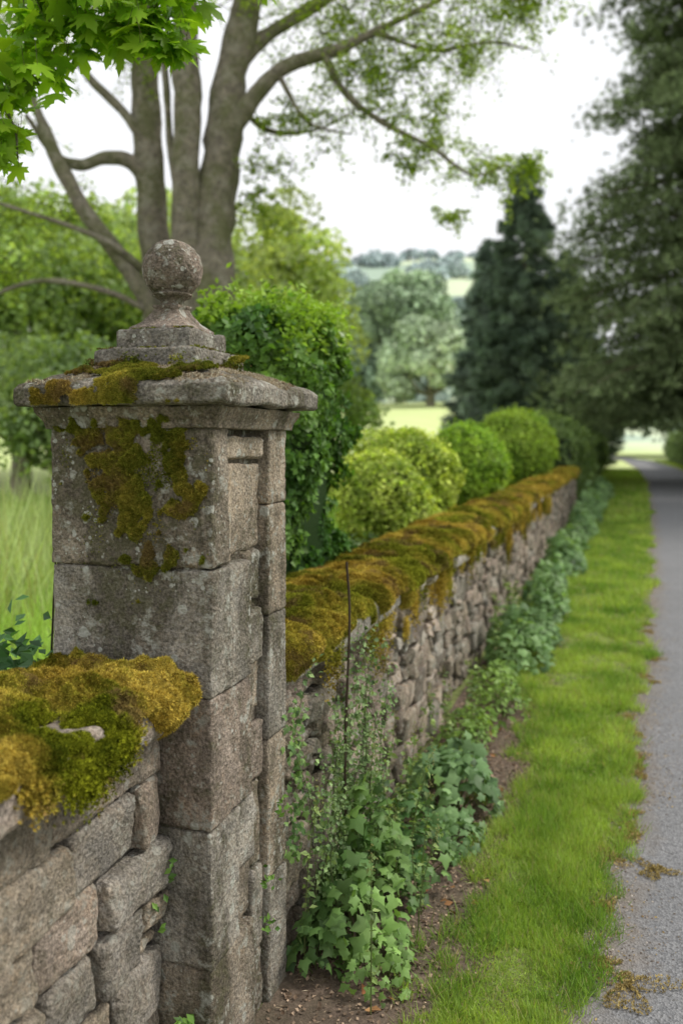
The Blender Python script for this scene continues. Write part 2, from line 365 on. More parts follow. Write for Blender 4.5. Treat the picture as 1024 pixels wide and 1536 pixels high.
# ------------------------------------------------------------------ moss helpers
GRN = [(.07, .09, .008), (.24, .26, .02)]; OCH = [(.32, .22, .03), (.60, .46, .09)]
def mosscol(P, gold, f=6., s=3):
    N = len(P); t = np.clip(.5+1.2*fbm(P, f, 3, s)+rng.normal(0, .24, N), 0, 1)[:, None]
    q = np.clip(gold+1.8*fbm(P, f*.6, 3, s+5)+rng.normal(0, .16, N), 0, 1)[:, None]
    c0 = np.array(GRN[0])*(1-t)+np.array(GRN[1])*t; c1 = np.array(OCH[0])*(1-t)+np.array(OCH[1])*t
    c = c0*(1-q)+c1*q
    d = sstep(fbm(P, f*1.5, 3, s+21)+rng.normal(0, .08, N), .22, .42)[:, None]*.7
    c = c*(1-d)+np.array([.20, .125, .06])*d
    return (c*(1+.28*rng.normal(size=(N, 1))).clip(.5, 1.6)).clip(0, .85)
def grid_moss(b, P, Nn, T, keep, gold, ntuft, size, seed=0, upb=.25):
    m, n = T.shape; Pf = P.reshape(-1, 3); V = Pf+Nn.reshape(-1, 3)*T.reshape(-1, 1)
    i = np.arange(m-1)[:, None]*n; j = np.arange(n-1)[None]
    F = np.stack([i+j, i+j+1, i+n+j+1, i+n+j], -1).reshape(-1, 4); kf = keep.ravel()[F].sum(1) >= 2; F = F[kf]
    C = mosscol(V, gold)*.6; b.add(V, F, C, 0)
    q = V[F]; nr = np.cross(q[:, 2]-q[:, 0], q[:, 3]-q[:, 1]); ar = np.linalg.norm(nr, axis=1); nr = nz(nr)
    ref = Nn.reshape(-1, 3)[F[:, 0]]; nr *= np.sign(np.sum(nr*ref, 1, keepdims=True)+1e-9)
    dist = np.maximum(q[:, 0, 1], 1.5); w = ar/dist**1.6; w /= w.sum()
    k = rng.choice(len(F), ntuft, p=w); a, c = rng.random((2, ntuft, 1))
    pos = (q[k, 0]*(1-a)+q[k, 1]*a)*(1-c)+(q[k, 3]*(1-a)+q[k, 2]*a)*c
    sz = size*np.maximum(pos[:, 1]/2.2, .8)**.8*rng.uniform(.5, 1.5, ntuft)
    nn = nr[k]+np.array([0, 0, upb]); scat(b, pos-nr[k]*sz[:, None]*.2, nn, sz, T_MOSS, mosscol(pos, gold), .4)
def arch_moss(b, y, xo, xi, zt, hang, top, gold, ntuft, size, seed, lump, cov=0.0, ns=50, thick=.075, hv=2.2, endtaper=(0, 0)):
    s = np.linspace(0, 1, ns); Yg, S = np.meshgrid(y, s, indexing='ij')
    nd = .30
    q0 = np.stack([Yg, Yg*0, Yg*0], -1).reshape(-1, 3)
    hg = (hang*(1+hv*fbm(q0, 4.5, 3, seed)+.8*vn(q0, 14, seed))).reshape(Yg.shape).clip(.002)
    t1 = np.clip(S/nd, 0, 1); t2 = np.clip((S-nd)/(1-nd), 0, 1)
    ang = t2*pi
    xx = np.where(S < nd, xo+0*S, (xo+xi)/2+(xo-xi)/2*np.cos(ang))
    zz = np.where(S < nd, zt-hg*(1-t1), zt+top*np.sin(ang)**.75)
    P = np.stack([xx, Yg, zz], -1)
    nx = np.where(S < nd, 1, np.cos(ang)); nz_ = np.where(S < nd, .15, np.sin(ang)+.1); Nn = nz(np.stack([nx, nx*0, nz_], -1))
    f = P.reshape(-1, 3)
    l = (1-np.abs(vn(f, lump, seed+2))*1.3)*.6+(1-np.abs(vn(f, lump*2.1, seed+6))*1.3)*.3+.35*vn(f, lump*.4, seed+4)
    l = l.reshape(S.shape)
    edge = np.clip(S/.14, 0, 1)**.5*np.clip((1-S)/.05, 0, 1)
    T = (.006+thick*np.clip(l, 0, 1.2))*edge+.008*vn(f, 70, 1).reshape(S.shape)*edge
    if cov > 0:
        T = T*sstep(fbm(f, 4.2, 4, seed+9).reshape(S.shape)+.35*vn(f, 18, seed).reshape(S.shape)+.9-cov*(1.25-S), .0, .35)
    if endtaper[0]: T = T*np.clip((Yg-y[0])/endtaper[0], 0, 1)**.5
    if endtaper[1]: T = T*np.clip((y[-1]-Yg)/endtaper[1], 0, 1)**.5
    T = T-.006
    grid_moss(b, P, Nn, T, T > .0, gold, ntuft, size, seed)

# ------------------------------------------------------------------ near wall (left of pillar)
b = B(); face = -1.172
block(b, (-1.50, .3, -.1), (face-.045, YF-.004, 1.0), 4, .01, .0, 5, 0, (.07, .055, .045), 1)
rows = [1.0, .855, .69, .55, .39, .24, .10, .0]
pal = [pnk*1.25, tan*.95, gry*1.25, brn*1.35, np.array([.40, .35, .30]), np.array([.32, .295, .26]), np.array([.43, .365, .30])]
rr = np.random.default_rng(12)
for k in range(len(rows)-1):
    z1, z0 = rows[k], rows[k+1]; y = YF-.006; first = True
    while y > .35:
        L = rr.uniform(.11, .17) if first and k % 2 else rr.uniform(.19, .33); first = False
        y0 = y-L; c = pal[rr.integers(len(pal))]*rr.uniform(.85, 1.1)
        if rr.random() < .13:
            zm = (z0+z1)/2+rr.uniform(-.02, .02); parts = [(z0, zm), (zm, z1)]
        else: parts = [(z0, z1)]
        for (a0, a1) in parts:
            block(b, (face-.12, y0+.005, a0+.005), (face+rr.uniform(-.022, .012), y-.005, a1-.005), 32, .017, .016, 8, .014, c*rr.uniform(.9, 1.1), 0, .003, .012)
        y = y0
y = YF-.005
for L in (.62, .55, .7):
    block(b, (-1.53, y-L+.004, 1.003), (-1.095, y, 1.115), 44, .022, .02, 9, .008, np.array([.40, .34, .29])*rr.uniform(.9, 1.1), 0, .002, .01); y -= L
wall_n = b.done("garden_wall", [M_near, M_mortar])
b = B(); GRN = [(.05, .068, .006), (.27, .29, .02)]
arch_moss(b, np.arange(.5, 2.102, .005), -1.110, -1.53, 1.092, .030, .032, .14, 100000, .011, 21, 14, 0.55, 70, .075, 3.6, (0, .02))
for k in range(9):   # clumps slipping over the front of the coping
    yc = rng.uniform(1.05, 2.0); n = 2600; r_ = rng.uniform(.02, .045)
    q = np.stack([np.full(n, -1.098)+np.abs(rng.normal(0, .014, n)), yc+rng.normal(0, r_, n), 1.09-np.abs(rng.normal(0, r_*1.1, n))], -1)
    scat(b, q, np.tile([1., -.3, .4], (n, 1)), rng.uniform(.006, .013, n), T_MOSS, mosscol(q, .18), .5)
b.done("moss", [M_moss], wall_n); GRN = [(.10, .115, .012), (.32, .34, .035)]

# ------------------------------------------------------------------ long wall
b = B(); fc = -1.068; YE = 23.
block(b, (-1.46, YB+.004, -.1), (fc-.055, YE, .93), 4, .01, .0, 5, 0, (.07, .055, .045), 1)
stones = []
def split(y0, y1, z0, z1, dep=0):
    w, h = y1-y0, z1-z0
    if w > .36 or (w > 2.3*h and w > .22) or (w > .2 and h < w and rr.random() < .35 and w > .24):
        m = y0+w*rr.uniform(.3, .7); split(y0, m, z0, z1); split(m, y1, z0, z1); return
    if h > .19 or (h > .12 and rr.random() < .5):
        m = z0+h*rr.uniform(.3, .7); split(y0, y1, z0, m); split(y0, y1, m, z1); return
    stones.append((y0, y1, z0, z1))
y = YB+.003
while y < YE:
    L = rr.uniform(.5, 1.3); zz = [0, rr.uniform(.17, .33), rr.uniform(.4, .58), rr.uniform(.66, .80), .925]
    for a0, a1 in zip(zz[:-1], zz[1:]):
        split(y, min(y+L, YE), a0, a1)
    y += L
pal2 = [pnk*1.1, pnk*.9, gry*1.15, brn*1.2, tan*.85, np.array([.34, .285, .235]), np.array([.21, .18, .15]), np.array([.42, .37, .31]), pnk*1.3]
for (y0, y1, z0, z1) in stones:
    n = 18 if y0 < 4.5 else (10 if y0 < 8 else 5)
    block(b, (fc-.1, y0+.003, z0+.003), (fc+rr.uniform(-.034, .016), y1-.003, z1-.003), n, .013, .019, 11, .022, pal2[rr.integers(len(pal2))]*rr.uniform(.8, 1.25), 0, .003, .012)
y = YB+.004
while y < YE:
    L = rr.uniform(.35, .62)
    block(b, (-1.47, y+.004, .928), (-1.030+rr.uniform(-.03, .01), y+L-.004, 1.052), 20 if y < 6 else 9, .03, .016, 8, .016, np.array([.42, .395, .35])*rr.uniform(.8, 1.2), 0, .002, .01); y += L
wall_f = b.done("dry_stone_wall", [M_wall, M_mortar])
b = B()
arch_moss(b, np.arange(YB+.004, 6, .010), -1.046, -1.48, 1.035, .040, .045, .42, 100000, .0105, 31, 10, .62, 50, .085, 3.2, (.06, 0))
arch_moss(b, np.arange(5.99, YE, .03), -1.046, -1.48, 1.035, .040, .045, .60, 60000, .0105, 31, 9, .62, 36, .09, 3.2)
for k in range(46):
    yc = 2.8+rng.gamma(1.6, 3.0); zc_ = .97-abs(rng.normal(0, .08)); n = 420; r_ = rng.uniform(.02, .07)
    q = np.stack([np.full(n, fc+.014)+np.abs(rng.normal(0, .012, n)), yc+rng.normal(0, r_, n), zc_+rng.normal(0, r_*1.2, n)], -1)
    scat(b, q, np.tile([1., -.1, .3], (n, 1)), rng.uniform(.006, .014, n)*max(1, yc/4), T_MOSS, mosscol(q, .5), .5)
b.done("moss", [M_moss], wall_f)

# ------------------------------------------------------------------ moss on pillar
b = B()
def ell(x, z, cx, cz, rx, rz): return 1-np.sqrt(((x-cx)/rx)**2+((z-cz)/rz)**2)
GRN = [(.055, .075, .01), (.20, .22, .025)]
xs = np.arange(XL, XR, .0035); zs = np.arange(1.30, 1.86, .0035); Xg, Zg = np.meshgrid(xs, zs, indexing='ij'); P = np.stack([Xg, np.full_like(Xg, YF-.002), Zg], -1); f = P.reshape(-1, 3)
mk = np.maximum.reduce([ell(Xg, Zg, -1.26, 1.80, .19, .09), ell(Xg, Zg, -1.31, 1.70, .09, .12), ell(Xg, Zg, -1.28, 1.61, .05, .13), ell(Xg, Zg, -1.15, 1.74, .05, .09), ell(Xg, Zg, -1.12, 1.62, .055, .06), ell(Xg, Zg, -1.42, 1.75, .07, .07)*.8, ell(Xg, Zg, -1.2, 1.42, .10, .04)*.6])
mk = np.maximum(mk, -.5)+1.6*fbm(f, 30, 5, 4).reshape(mk.shape)+.35*fbm(f, 7, 2, 8).reshape(mk.shape)*np.clip(mk+1, 0, 1)-.2-.25*(Zg < 1.5)
T = .024*np.clip(mk, 0, .7)**.7*(1+.7*vn(f, 60, 3).reshape(mk.shape)); Nn = np.zeros_like(P); Nn[..., 1] = -1
grid_moss(b, P, Nn, T, mk > .0, .10, 26000, .0095)
n = 9000; q = np.stack([rng.normal(-1.27, .11, n), np.full(n, YF-.003), 1.86-np.abs(rng.normal(0, .17, n))], -1)   # thin growth round the cushions
q = q[(q[:, 0] > XL) & (q[:, 0] < XR-.01) & (fbm(q, 20, 3, 77) > .08)]
scat(b, q, np.tile([0, -1., .2], (len(q), 1)), rng.uniform(.003, .007, len(q)), T_MOSS, mosscol(q, .1), .5)
xs = np.arange(CX-.318, CX+.318, .005)
pe = spline([(YF-.07, 1.862, 0), (YF-.078, 1.885, 0), (YF-.074, 1.908, 0), (YF-.03, 1.932, 0), (YF+.03, 1.952, 0), (2.21, 1.976, 0)], 14)
Xg = np.repeat(xs[:, None], len(pe), 1); P = np.stack([Xg, np.repeat(pe[None, :, 0], len(xs), 0), np.repeat(pe[None, :, 1], len(xs), 0)], -1); f = P.reshape(-1, 3)
tn = np.gradient(pe, axis=0); nn = nz(np.stack([tn[:, 0]*0, -tn[:, 1], tn[:, 0]], -1)); Nn = np.repeat(nn[None], len(xs), 0)
mk = (fbm(f, 15, 5, 14)*1.7).reshape(Xg.shape)+.0-1.4*np.abs(Xg+1.30)+.1
T = .014*np.clip(mk, 0, .8)**.6*(1+.6*vn(f, 60, 3).reshape(mk.shape))+.006
grid_moss(b, P, Nn, T, mk > .03, .35, 15000, .009)
N = 9000; a = rng.random(N); sd = rng.integers(0, 2, N); w = .170
pos = np.where(sd[:, None] == 0, np.stack([fx-w+2*w*a, np.full(N, fy-w), np.full(N, 1.976)], -1), np.stack([np.full(N, fx+w), fy-w+2*w*a, np.full(N, 1.976)], -1))
pos += rng.normal(0, .014, (N, 3)); pos[:, 2] = np.maximum(pos[:, 2]-.002, 1.966); kk = fbm(pos, 14, 3, 5) > -.02; pos = pos[kk]
scat(b, pos, np.tile([0, -.4, 1.], (len(pos), 1)), rng.uniform(.005, .011, len(pos)), T_MOSS, mosscol(pos, .25), .5)
for (s_, z_) in ((.166, 2.029), (.121, 2.090)):
    n = 3400; q = np.stack([fx+rng.uniform(-s_, s_, n), fy+rng.uniform(-s_, s_, n), np.full(n, z_)], -1); q = q[fbm(q, 22, 3, 7) > .0]
    scat(b, q, np.tile([0, 0, 1.], (len(q), 1)), rng.uniform(.004, .008, len(q)), T_MOSS, mosscol(q, .2), .5)
N = 15000; pos = np.stack([rng.uniform(CX-.32, CX+.32, N), rng.uniform(CY-.34, CY+.34, N), np.zeros(N)], -1)
dd = np.maximum(np.abs(pos[:, 0]-CX)/.3265, np.abs(pos[:, 1]-CY)/.348); pos[:, 2] = np.interp(dd, [.48, .7, .95, 1], [1.975, 1.954, 1.918, 1.908]); kk = (fbm(pos, 12, 3, 8) > -.08) & (dd > .5)
pos = pos[kk]; scat(b, pos, np.tile([0, 0, 1.], (len(pos), 1)), rng.uniform(.005, .013, len(pos)), T_MOSS, lcol(len(pos), (.24, .16, .09), (.52, .48, .36)), .6)
b.done("moss", [M_moss], pillar)

# ------------------------------------------------------------------ grass
def blades(b, P, h, w, a, c, lean=.35, pf=2.):
    N = len(P); up = nz(np.array([0, 0, 1.])+lean*rng.normal(size=(N, 3)))
    nrm = rng.normal(size=(N, 3)); nrm[:, 2] *= .2
    n = nz(nrm-up*np.sum(nrm*up, 1, keepdims=True)); bb = np.cross(up, n); tv, tf = T_BLADE
    V = P[:, None]+tv[None, :, 0:1]*bb[:, None]*w[:, None, None]+tv[None, :, 1:2]*up[:, None]*h[:, None, None]+tv[None, :, 2:3]*n[:, None]*h[:, None, None]
    V[..., 2] = np.maximum(V[..., 2], .002)
    C = lcol(N, a, c, .24, P, pf); dry = rng.random(N) < .07; C[dry] = lcol(dry.sum(), (.38, .33, .16), (.52, .46, .24), .1)
    F = (tf[None]+(np.arange(N)*5)[:, None, None]).reshape(-1, 3); b.add(V.reshape(-1, 3), F, np.repeat(C, 5, 0), 0, False)
b = B()
for (y0, y1, N, h, w) in [(2.0, 4.5, 75000, .036, .0030), (4.5, 9, 60000, .048, .005), (9, 20, 45000, .065, .010), (20, 60, 26000, .09, .03)]:
    y = rng.uniform(y0, y1, N)
    l = dirt_r(y); r = edge_l(y)
    x = l+(r-l)*rng.random(N)+rng.normal(0, .025, N)
    P = np.stack([x, y, y*0], -1); pn = fbm(P, 4.5, 3, 2)
    k = (pn > -.25) | (rng.random(N) < .45); P = P[k]; pn = pn[k]; n = len(P)
    blades(b, P, h*rng.uniform(.4, 1.5, n)*(1+1.1*pn), w*rng.uniform(.7, 1.3, n), (.17, .31, .04), (.41, .54, .11), .55, 3.)
for k in range(240):
    y = 2.1+rng.gamma(1.6, 2.4); xx = float(dirt_r(np.array([y]))[0])+rng.normal(-.04, .07) if rng.random() < .6 else float(edge_l(np.array([y]))[0])+rng.normal(.01, .04)
    n = 80; P = np.stack([xx+rng.normal(0, .022, n), y+rng.normal(0, .03, n), np.zeros(n)], -1); s_ = max(1, y/4)
    blades(b, P, rng.uniform(.03, .085, n)*s_**.4, np.full(n, .003)*s_, (.17, .31, .045), (.40, .52, .12), .5, 2)
N = 14000; y = rng.uniform(12, 90, N); x = road_l(y)+2.8+rng.exponential(2.2, N); blades(b, np.stack([x, y, y*0], -1), rng.uniform(.08, .25, N), np.full(N, .04), (.20, .30, .06), (.40, .50, .13), .4)
b.done("verge_grass", [M_grass])
b = B(); N = 60000
x = -1.6-rng.gamma(1.6, 3, N); y = rng.uniform(2.5, 24, N); P = np.stack([x, y, y*0], -1)
blades(b, P, rng.uniform(.15, .5, N)*(1+.5*fbm(P, .6, 2)), .006+.0012*y, (.22, .42, .05), (.45, .66, .14), .3, .4)
N = 6000; x = -4.5-rng.gamma(2, 1.5, N); y = rng.uniform(5, 12, N); P = np.stack([x, y, y*0], -1)
blades(b, P, rng.uniform(.7, 1.5, N)*(1+.5*fbm(P, .8, 2)), .006+.0012*y, (.28, .42, .12), (.48, .58, .26), .22, .4)
b.done("meadow_grass", [M_grass])
b = B(); N = 14000; y = 2+rng.gamma(2, 2.2, N); x = rng.uniform(-1.03, -.44, N)
s = rng.uniform(.005, .020, N); scat(b, np.stack([x, y, np.full(N, .008)], -1), np.tile([0, 0, 1.], (N, 1)), s, T_ROUND, lcol(N, (.09, .06, .04), (.42, .31, .22), .4), .5)
N = 4500; y = 2+rng.gamma(2, 2., N); x = rng.uniform(-1.0, -.46, N); scat(b, np.stack([x, y, np.full(N, .010)], -1), np.tile([0, 0, 1.], (N, 1)), rng.uniform(.012, .035, N), tq(.05, .01), lcol(N, (.22, .16, .10), (.50, .42, .30), .3), .3)
N = 50; y = rng.uniform(2.5, 6, N); x = rng.uniform(-.9, -.5, N); scat(b, np.stack([x, y, np.full(N, .014)], -1), np.tile([0, 0, 1.], (N, 1)), rng.uniform(.03, .05, N), T_OVAL, lcol(N, (.30, .12, .06), (.4, .24, .11)), .4)
b.done("leaf_litter", [M_moss])
b = B(); N = 12000; y = 2+rng.gamma(1.7, 2.6, N); e = edge_l(y); x = e-.04+rng.exponential(.075, N)*(1+1.0*n1d(y, 1.5, 31)).clip(.1)
sv = np.array([[1, 0, 0], [-1, 0, 0], [0, 1, 0], [0, -1, 0], [0, 0, .7], [0, 0, -.7]]); sf = np.array([[0, 2, 4], [2, 1, 4], [1, 3, 4], [3, 0, 4]])
k = rng.random(N) < .65
scat(b, np.stack([x, y, np.full(N, .009)], -1)[k], np.tile([0, 0, 1.], (k.sum(), 1)), rng.uniform(.002, .006, k.sum()), (sv, sf), lcol(k.sum(), (.13, .10, .08), (.38, .34, .30), .3), .3)
k = ~k; scat(b, np.stack([x, y, np.full(N, .010)], -1)[k], np.tile([0, 0, 1.], (k.sum(), 1)), rng.uniform(.004, .014, k.sum()), T_OVAL, lcol(k.sum(), (.22, .14, .05), (.42, .32, .14), .3), .5)
for kk_ in range(26):
    cy = 2.4+rng.gamma(1.8, 1.8); cx = float(edge_l(np.array([cy]))[0])+abs(rng.normal(0, .05)); sz_ = rng.uniform(.02, .06)
    if kk_ == 0: cx, cy, sz_ = .02, 2.92, .085
    if kk_ == 1: cx, cy, sz_ = .13, 3.75, .05
    n = int(9000*sz_)+200; th_ = rng.uniform(0, 2*pi, n); rad = sz_*np.sqrt(rng.random(n))*(1+.6*np.sin(th_*3+kk_)+.4*np.sin(th_*5+2*kk_))
    P = np.stack([cx+rad*np.cos(th_)*1.2, cy+rad*np.sin(th_)*.9*(1+cy*.12), np.full(n, .010)+rng.exponential(.003, n)], -1)
    scat(b, P, np.tile([0, 0, 1.], (n, 1)), rng.uniform(.004, .012, n), T_MOSS, lcol(n, (.27, .20, .07), (.52, .42, .18), .3), .5)
b.done("road_edge_gravel", [M_moss])

# ------------------------------------------------------------------ weeds by the wall
def mound(b, cx, cy, rx, ry_, h, n, size, a, c, T=T_IVY, z0=.0):
    t = rng.random(n)*2*pi; r = np.sqrt(rng.random(n)); x = r*np.cos(t); y = r*np.sin(t)
    P = np.stack([cx+x*rx, cy+y*ry_, x*0], -1)
    hh = h*np.sqrt(np.clip(1-r*r, 0.02, 1))*(1+.6*fbm(P, 5, 2, 3)); z = z0+hh*rng.uniform(.35, 1.05, n)**.6; P[:, 2] = z.clip(.02)
    P[:, 0] = np.maximum(P[:, 0], -1.05)
    nr = np.stack([x*.8, y*.8-.25, np.full(n, 1.)], -1)
    scat(b, P, nr, size*rng.uniform(.4, 1.25, n), T, lcol(n, a, c, .25, P, 4), .42, .3, smooth=True)
    for k in range(int(n*.12)):
        i = rng.integers(n); q = P[i]; base = np.array([cx+(q[0]-cx)*.4, cy+(q[1]-cy)*.4, 0]); tube(b, [base, (base+q)/2+[0, 0, .02], q], [.003, .002, .0012], (.12, .16, .05), 3, 4)
def stalks(b, cx, cy, rx, ry_, h, k_, size, a, c):
    """tall upright weed stems with small leaves in whorls and a seed head"""
    for k in range(k_):
        x0 = max(cx+rng.normal(0, rx), -1.0); y0 = cy+rng.normal(0, ry_); hh = h*rng.uniform(.6, 1.1)
        P = [(x0, y0, 0), (x0+rng.normal(0, .02), y0, hh*.5), (x0+rng.normal(0, .04), y0+rng.normal(0, .03), hh)]
        tube(b, P, [.003, .0022, .001], (.16, .20, .07), 5, 4); S = spline(P, 12); n = 34
        q = S[rng.integers(3, len(S), n)]+rng.normal(0, .008, (n, 3)); scat(b, q, np.tile([0, 0, 1.], (n, 1)), size*rng.uniform(.5, 1.2, n), T_OVAL, lcol(n, a, c), .5, .2)
        n = 22; q = S[-1]+rng.normal(0, 1, (n, 3))*[.006, .006, .03]; scat(b, q, np.tile([0, 0, 1.], (n, 1)), .008, T_MOSS, lcol(n, (.24, .26, .10), (.42, .42, .2)), .8)
W0 = (.07, .15, .045); W1 = (.22, .36, .10)
b = B()
mound(b, -.87, 2.95, .17, .32, .46, 440, .068, W0, W1); mound(b, -.82, 3.4, .2, .3, .34, 360, .062, W0, W1); mound(b, -.96, 2.75, .09, .15, .25, 140, .055, W0, W1); mound(b, -.75, 2.75, .12, .2, .14, 160, .042, W0, W1)
b.done("ivy_plant", [M_leaf])
b = B(); mound(b, -.78, 4.1, .24, .36, .30, 420, .08, (.09, .18, .075), (.24, .38, .16)); mound(b, -.66, 3.75, .1, .2, .1, 120, .05, (.09, .18, .075), (.24, .38, .16)); b.done("ground_elder_plant", [M_leaf])
b = B()
for (cx, cy, rx, ry2, h, n, s) in [(-.85, 5.0, .16, .4, .22, 420, .045), (-.75, 5.6, .2, .35, .2, 380, .045), (-.86, 4.6, .1, .3, .16, 200, .04), (-.85, 6.2, .16, .4, .2, 300, .05)]: mound(b, cx, cy, rx, ry2, h, n, s, (.11, .20, .04), (.27, .42, .09), T_OVAL)
stalks(b, -.92, 3.5, .05, .2, .55, 9, .035, (.12, .20, .06), (.30, .40, .14)); stalks(b, -.90, 4.9, .06, .4, .45, 12, .035, (.12, .20, .06), (.30, .40, .14)); stalks(b, -.9, 7.6, .08, .6, .55, 14, .05, (.12, .20, .06), (.30, .40, .14))
stalks(b, -.8, 3.0, .10, .2, .62, 7, .03, (.12, .20, .06), (.30, .40, .14))
b.done("weed_plant", [M_leaf])
b = B()
for (cx, cy, rx, ry2, h, n, s) in [(-.76, 6.9, .26, .45, .42, 560, .085), (-.7, 7.7, .22, .4, .22, 300, .085), (-.74, 9, .25, .6, .5, 600, .10), (-.80, 10.5, .2, .6, .3, 400, .10), (-.72, 12.2, .28, .9, .5, 600, .12), (-.76, 14.5, .26, 1., .36, 500, .13), (-.7, 17, .28, 1.2, .5, 500, .15), (-.7, 20, .32, 1.5, .6, 500, .16), (-.65, 24, .3, 2.2, .5, 400, .2), (-.6, 29, .35, 3, .6, 400, .24)]:
    mound(b, cx, cy, rx, ry2, h, n, s, (.09, .18, .06), (.26, .41, .16))
b.done("nettle_plants", [M_leaf])
b = B(); st = (.09, .065, .045)
tube(b, [(-.945, 3.02, 0), (-.95, 3.0, .6), (-.94, 3.02, 1.1), (-.945, 3.0, 1.32)], [.006, .006, .005, .005], st, 6, 6)
for k in range(26):
    x0 = rng.uniform(-1.03, -.84); y0 = rng.uniform(2.78, 3.25); hh = rng.uniform(.5, 1.1); P = []; x, y = x0, y0
    for i in range(8):
        P.append([min(x, -.80), y, hh*i/7]); x += rng.normal(0, .02); y += rng.normal(0, .03)
        x = max(x, -1.04)
    tube(b, P, np.linspace(.0028, .001, 8), (.12, .15, .06), 3, 4)
    S = spline(P, 20); n = 130; q = S[rng.integers(25, len(S), n)]+rng.normal(0, .018, (n, 3)); q[:, 0] = np.maximum(q[:, 0], -1.045)
    scat(b, q, np.tile([.7, -.5, .6], (n, 1)), rng.uniform(.008, .024, n), T_ROUND, lcol(n, (.11, .19, .07), (.28, .39, .16)), .7)
n = 120; q = np.stack([np.full(n, -1.035), rng.normal(2.73, .05, n), rng.uniform(.35, .9, n)], -1); scat(b, q, np.tile([1, -.3, .4], (n, 1)), rng.uniform(.02, .04, n), T_IVY, lcol(n, W0, W1), .4, .5, smooth=True)
b.done("climbing_plant", [M_leaf])
b = B()
for (x, y, z, n, s) in [(-1.16, 2.07, .62, 6, .03), (-1.16, 2.05, .50, 5, .03), (-1.10, 2.05, .2, 60, .03), (-1.02, 2.45, .42, 16, .022), (-1.02, 2.55, .6, 14, .022), (-1.02, 2.42, .3, 14, .022), (-1.16, 1.75, .36, 6, .02)]:
    q = np.array([x, y, z])+rng.normal(0, .018, (n, 3)); q[:, 0] = np.maximum(q[:, 0], x); scat(b, q, np.tile([.8, -.6, .5], (n, 1)), rng.uniform(.6, 1.2, n)*s, T_OVAL, lcol(n, (.08, .18, .03), (.18, .32, .06)), .5, .3)
b.done("wall_fern", [M_leaf])
b = B()
n = 260; q = np.stack([rng.normal(-1.97, .14, n), rng.normal(2.35, .25, n), 1.01+rng.normal(0, .07, n)], -1)
scat(b, q, np.tile([.3, -.5, 1.], (n, 1)), rng.uniform(.04, .08, n), T_OVAL, lcol(n, (.03, .09, .03), (.10, .22, .07)), .5)
for k in range(12): tube(b, [(-1.95+rng.normal(0, .05), 2.35, 0), (-1.95+rng.normal(0, .1), 2.35, .5), (-1.95+rng.normal(0, .15), 2.35+rng.normal(0, .15), .98)], [.005, .004, .002], (.06, .07, .03), 3, 4)
tube(b, [(-1.86, 2.5, .6), (-1.85, 2.52, 1.05), (-1.83, 2.52, 1.4), (-1.78, 2.5, 1.62)], [.004, .004, .003, .0015], (.05, .04, .03), 5, 5)
b.done("laurel_shrub", [M_leaf])
b = B(); tube(b, [(-9.6, 10.5, 0), (-9.6, 10.5, 2), (-9.6, 10.5, 4.2)], [.05, .05, .05], (.06, .07, .07), 3, 8); tube(b, [(-9.6, 10.5, 4.2), (-9.6, 10.5, 4.26)], [.07, .03], (.06, .07, .07), 3, 8); b.done("metal_post", [M_bark])

# ------------------------------------------------------------------ clipped hedges
def leafsurf(b, P, Nr, size, a, c, T=T_ROUND, jit=.55, var=.25, f=3.): scat(b, P, Nr, size*rng.uniform(.6, 1.3, len(P)), T, lcol(len(P), a, c, var, P, f), jit)
def ball(name, c, r, n, size, a, col2, lump=.12, sq=1.0, parts=None):
    b = B()
    for (c, r, n, lump) in ([(c, r, n, lump)] if parts is None else parts):
        v = nz(rng.normal(size=(n, 3))); q = v*r
        d = 1+lump*fbm(q+np.array(c), 2.2/r*.8, 3, 3)+.06*vn(q+np.array(c), 9/r*.5, 5)
        dep = 1-np.abs(rng.normal(0, .06, n)); P = np.array(c)+q*(d*dep)[:, None]*np.array([1, 1, sq])
        leafsurf(b, P, v+[0, 0, .25], size, a, col2, f=2/r)
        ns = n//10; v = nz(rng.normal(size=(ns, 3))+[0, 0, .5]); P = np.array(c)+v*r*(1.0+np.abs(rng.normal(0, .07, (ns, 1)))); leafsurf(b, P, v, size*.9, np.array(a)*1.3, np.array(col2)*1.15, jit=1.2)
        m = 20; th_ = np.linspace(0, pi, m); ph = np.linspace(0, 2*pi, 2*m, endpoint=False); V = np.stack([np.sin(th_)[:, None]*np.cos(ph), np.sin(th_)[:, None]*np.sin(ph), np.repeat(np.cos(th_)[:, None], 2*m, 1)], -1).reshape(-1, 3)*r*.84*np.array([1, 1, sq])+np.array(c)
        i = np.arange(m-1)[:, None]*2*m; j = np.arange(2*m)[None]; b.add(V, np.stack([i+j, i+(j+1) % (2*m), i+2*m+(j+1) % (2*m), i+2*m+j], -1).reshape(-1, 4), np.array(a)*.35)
        tube(b, [(c[0], c[1], 0), (c[0], c[1], c[2])], [.05, .05], (.1, .08, .06), 2, 6)
    return b.done(name, [M_leaf])
YG = (.24, .35, .04), (.60, .67, .14)
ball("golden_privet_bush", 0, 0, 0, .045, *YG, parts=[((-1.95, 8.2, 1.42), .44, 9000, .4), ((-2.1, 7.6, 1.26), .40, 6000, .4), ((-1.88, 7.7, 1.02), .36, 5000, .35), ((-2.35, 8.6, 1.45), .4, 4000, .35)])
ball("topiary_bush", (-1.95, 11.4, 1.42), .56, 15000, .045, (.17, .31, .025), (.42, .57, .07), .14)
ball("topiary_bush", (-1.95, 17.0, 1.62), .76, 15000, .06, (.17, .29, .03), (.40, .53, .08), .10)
ball("topiary_bush", (-2.0, 26, 1.75), .85, 9000, .08, (.12, .19, .05), (.25, .36, .09), .08)
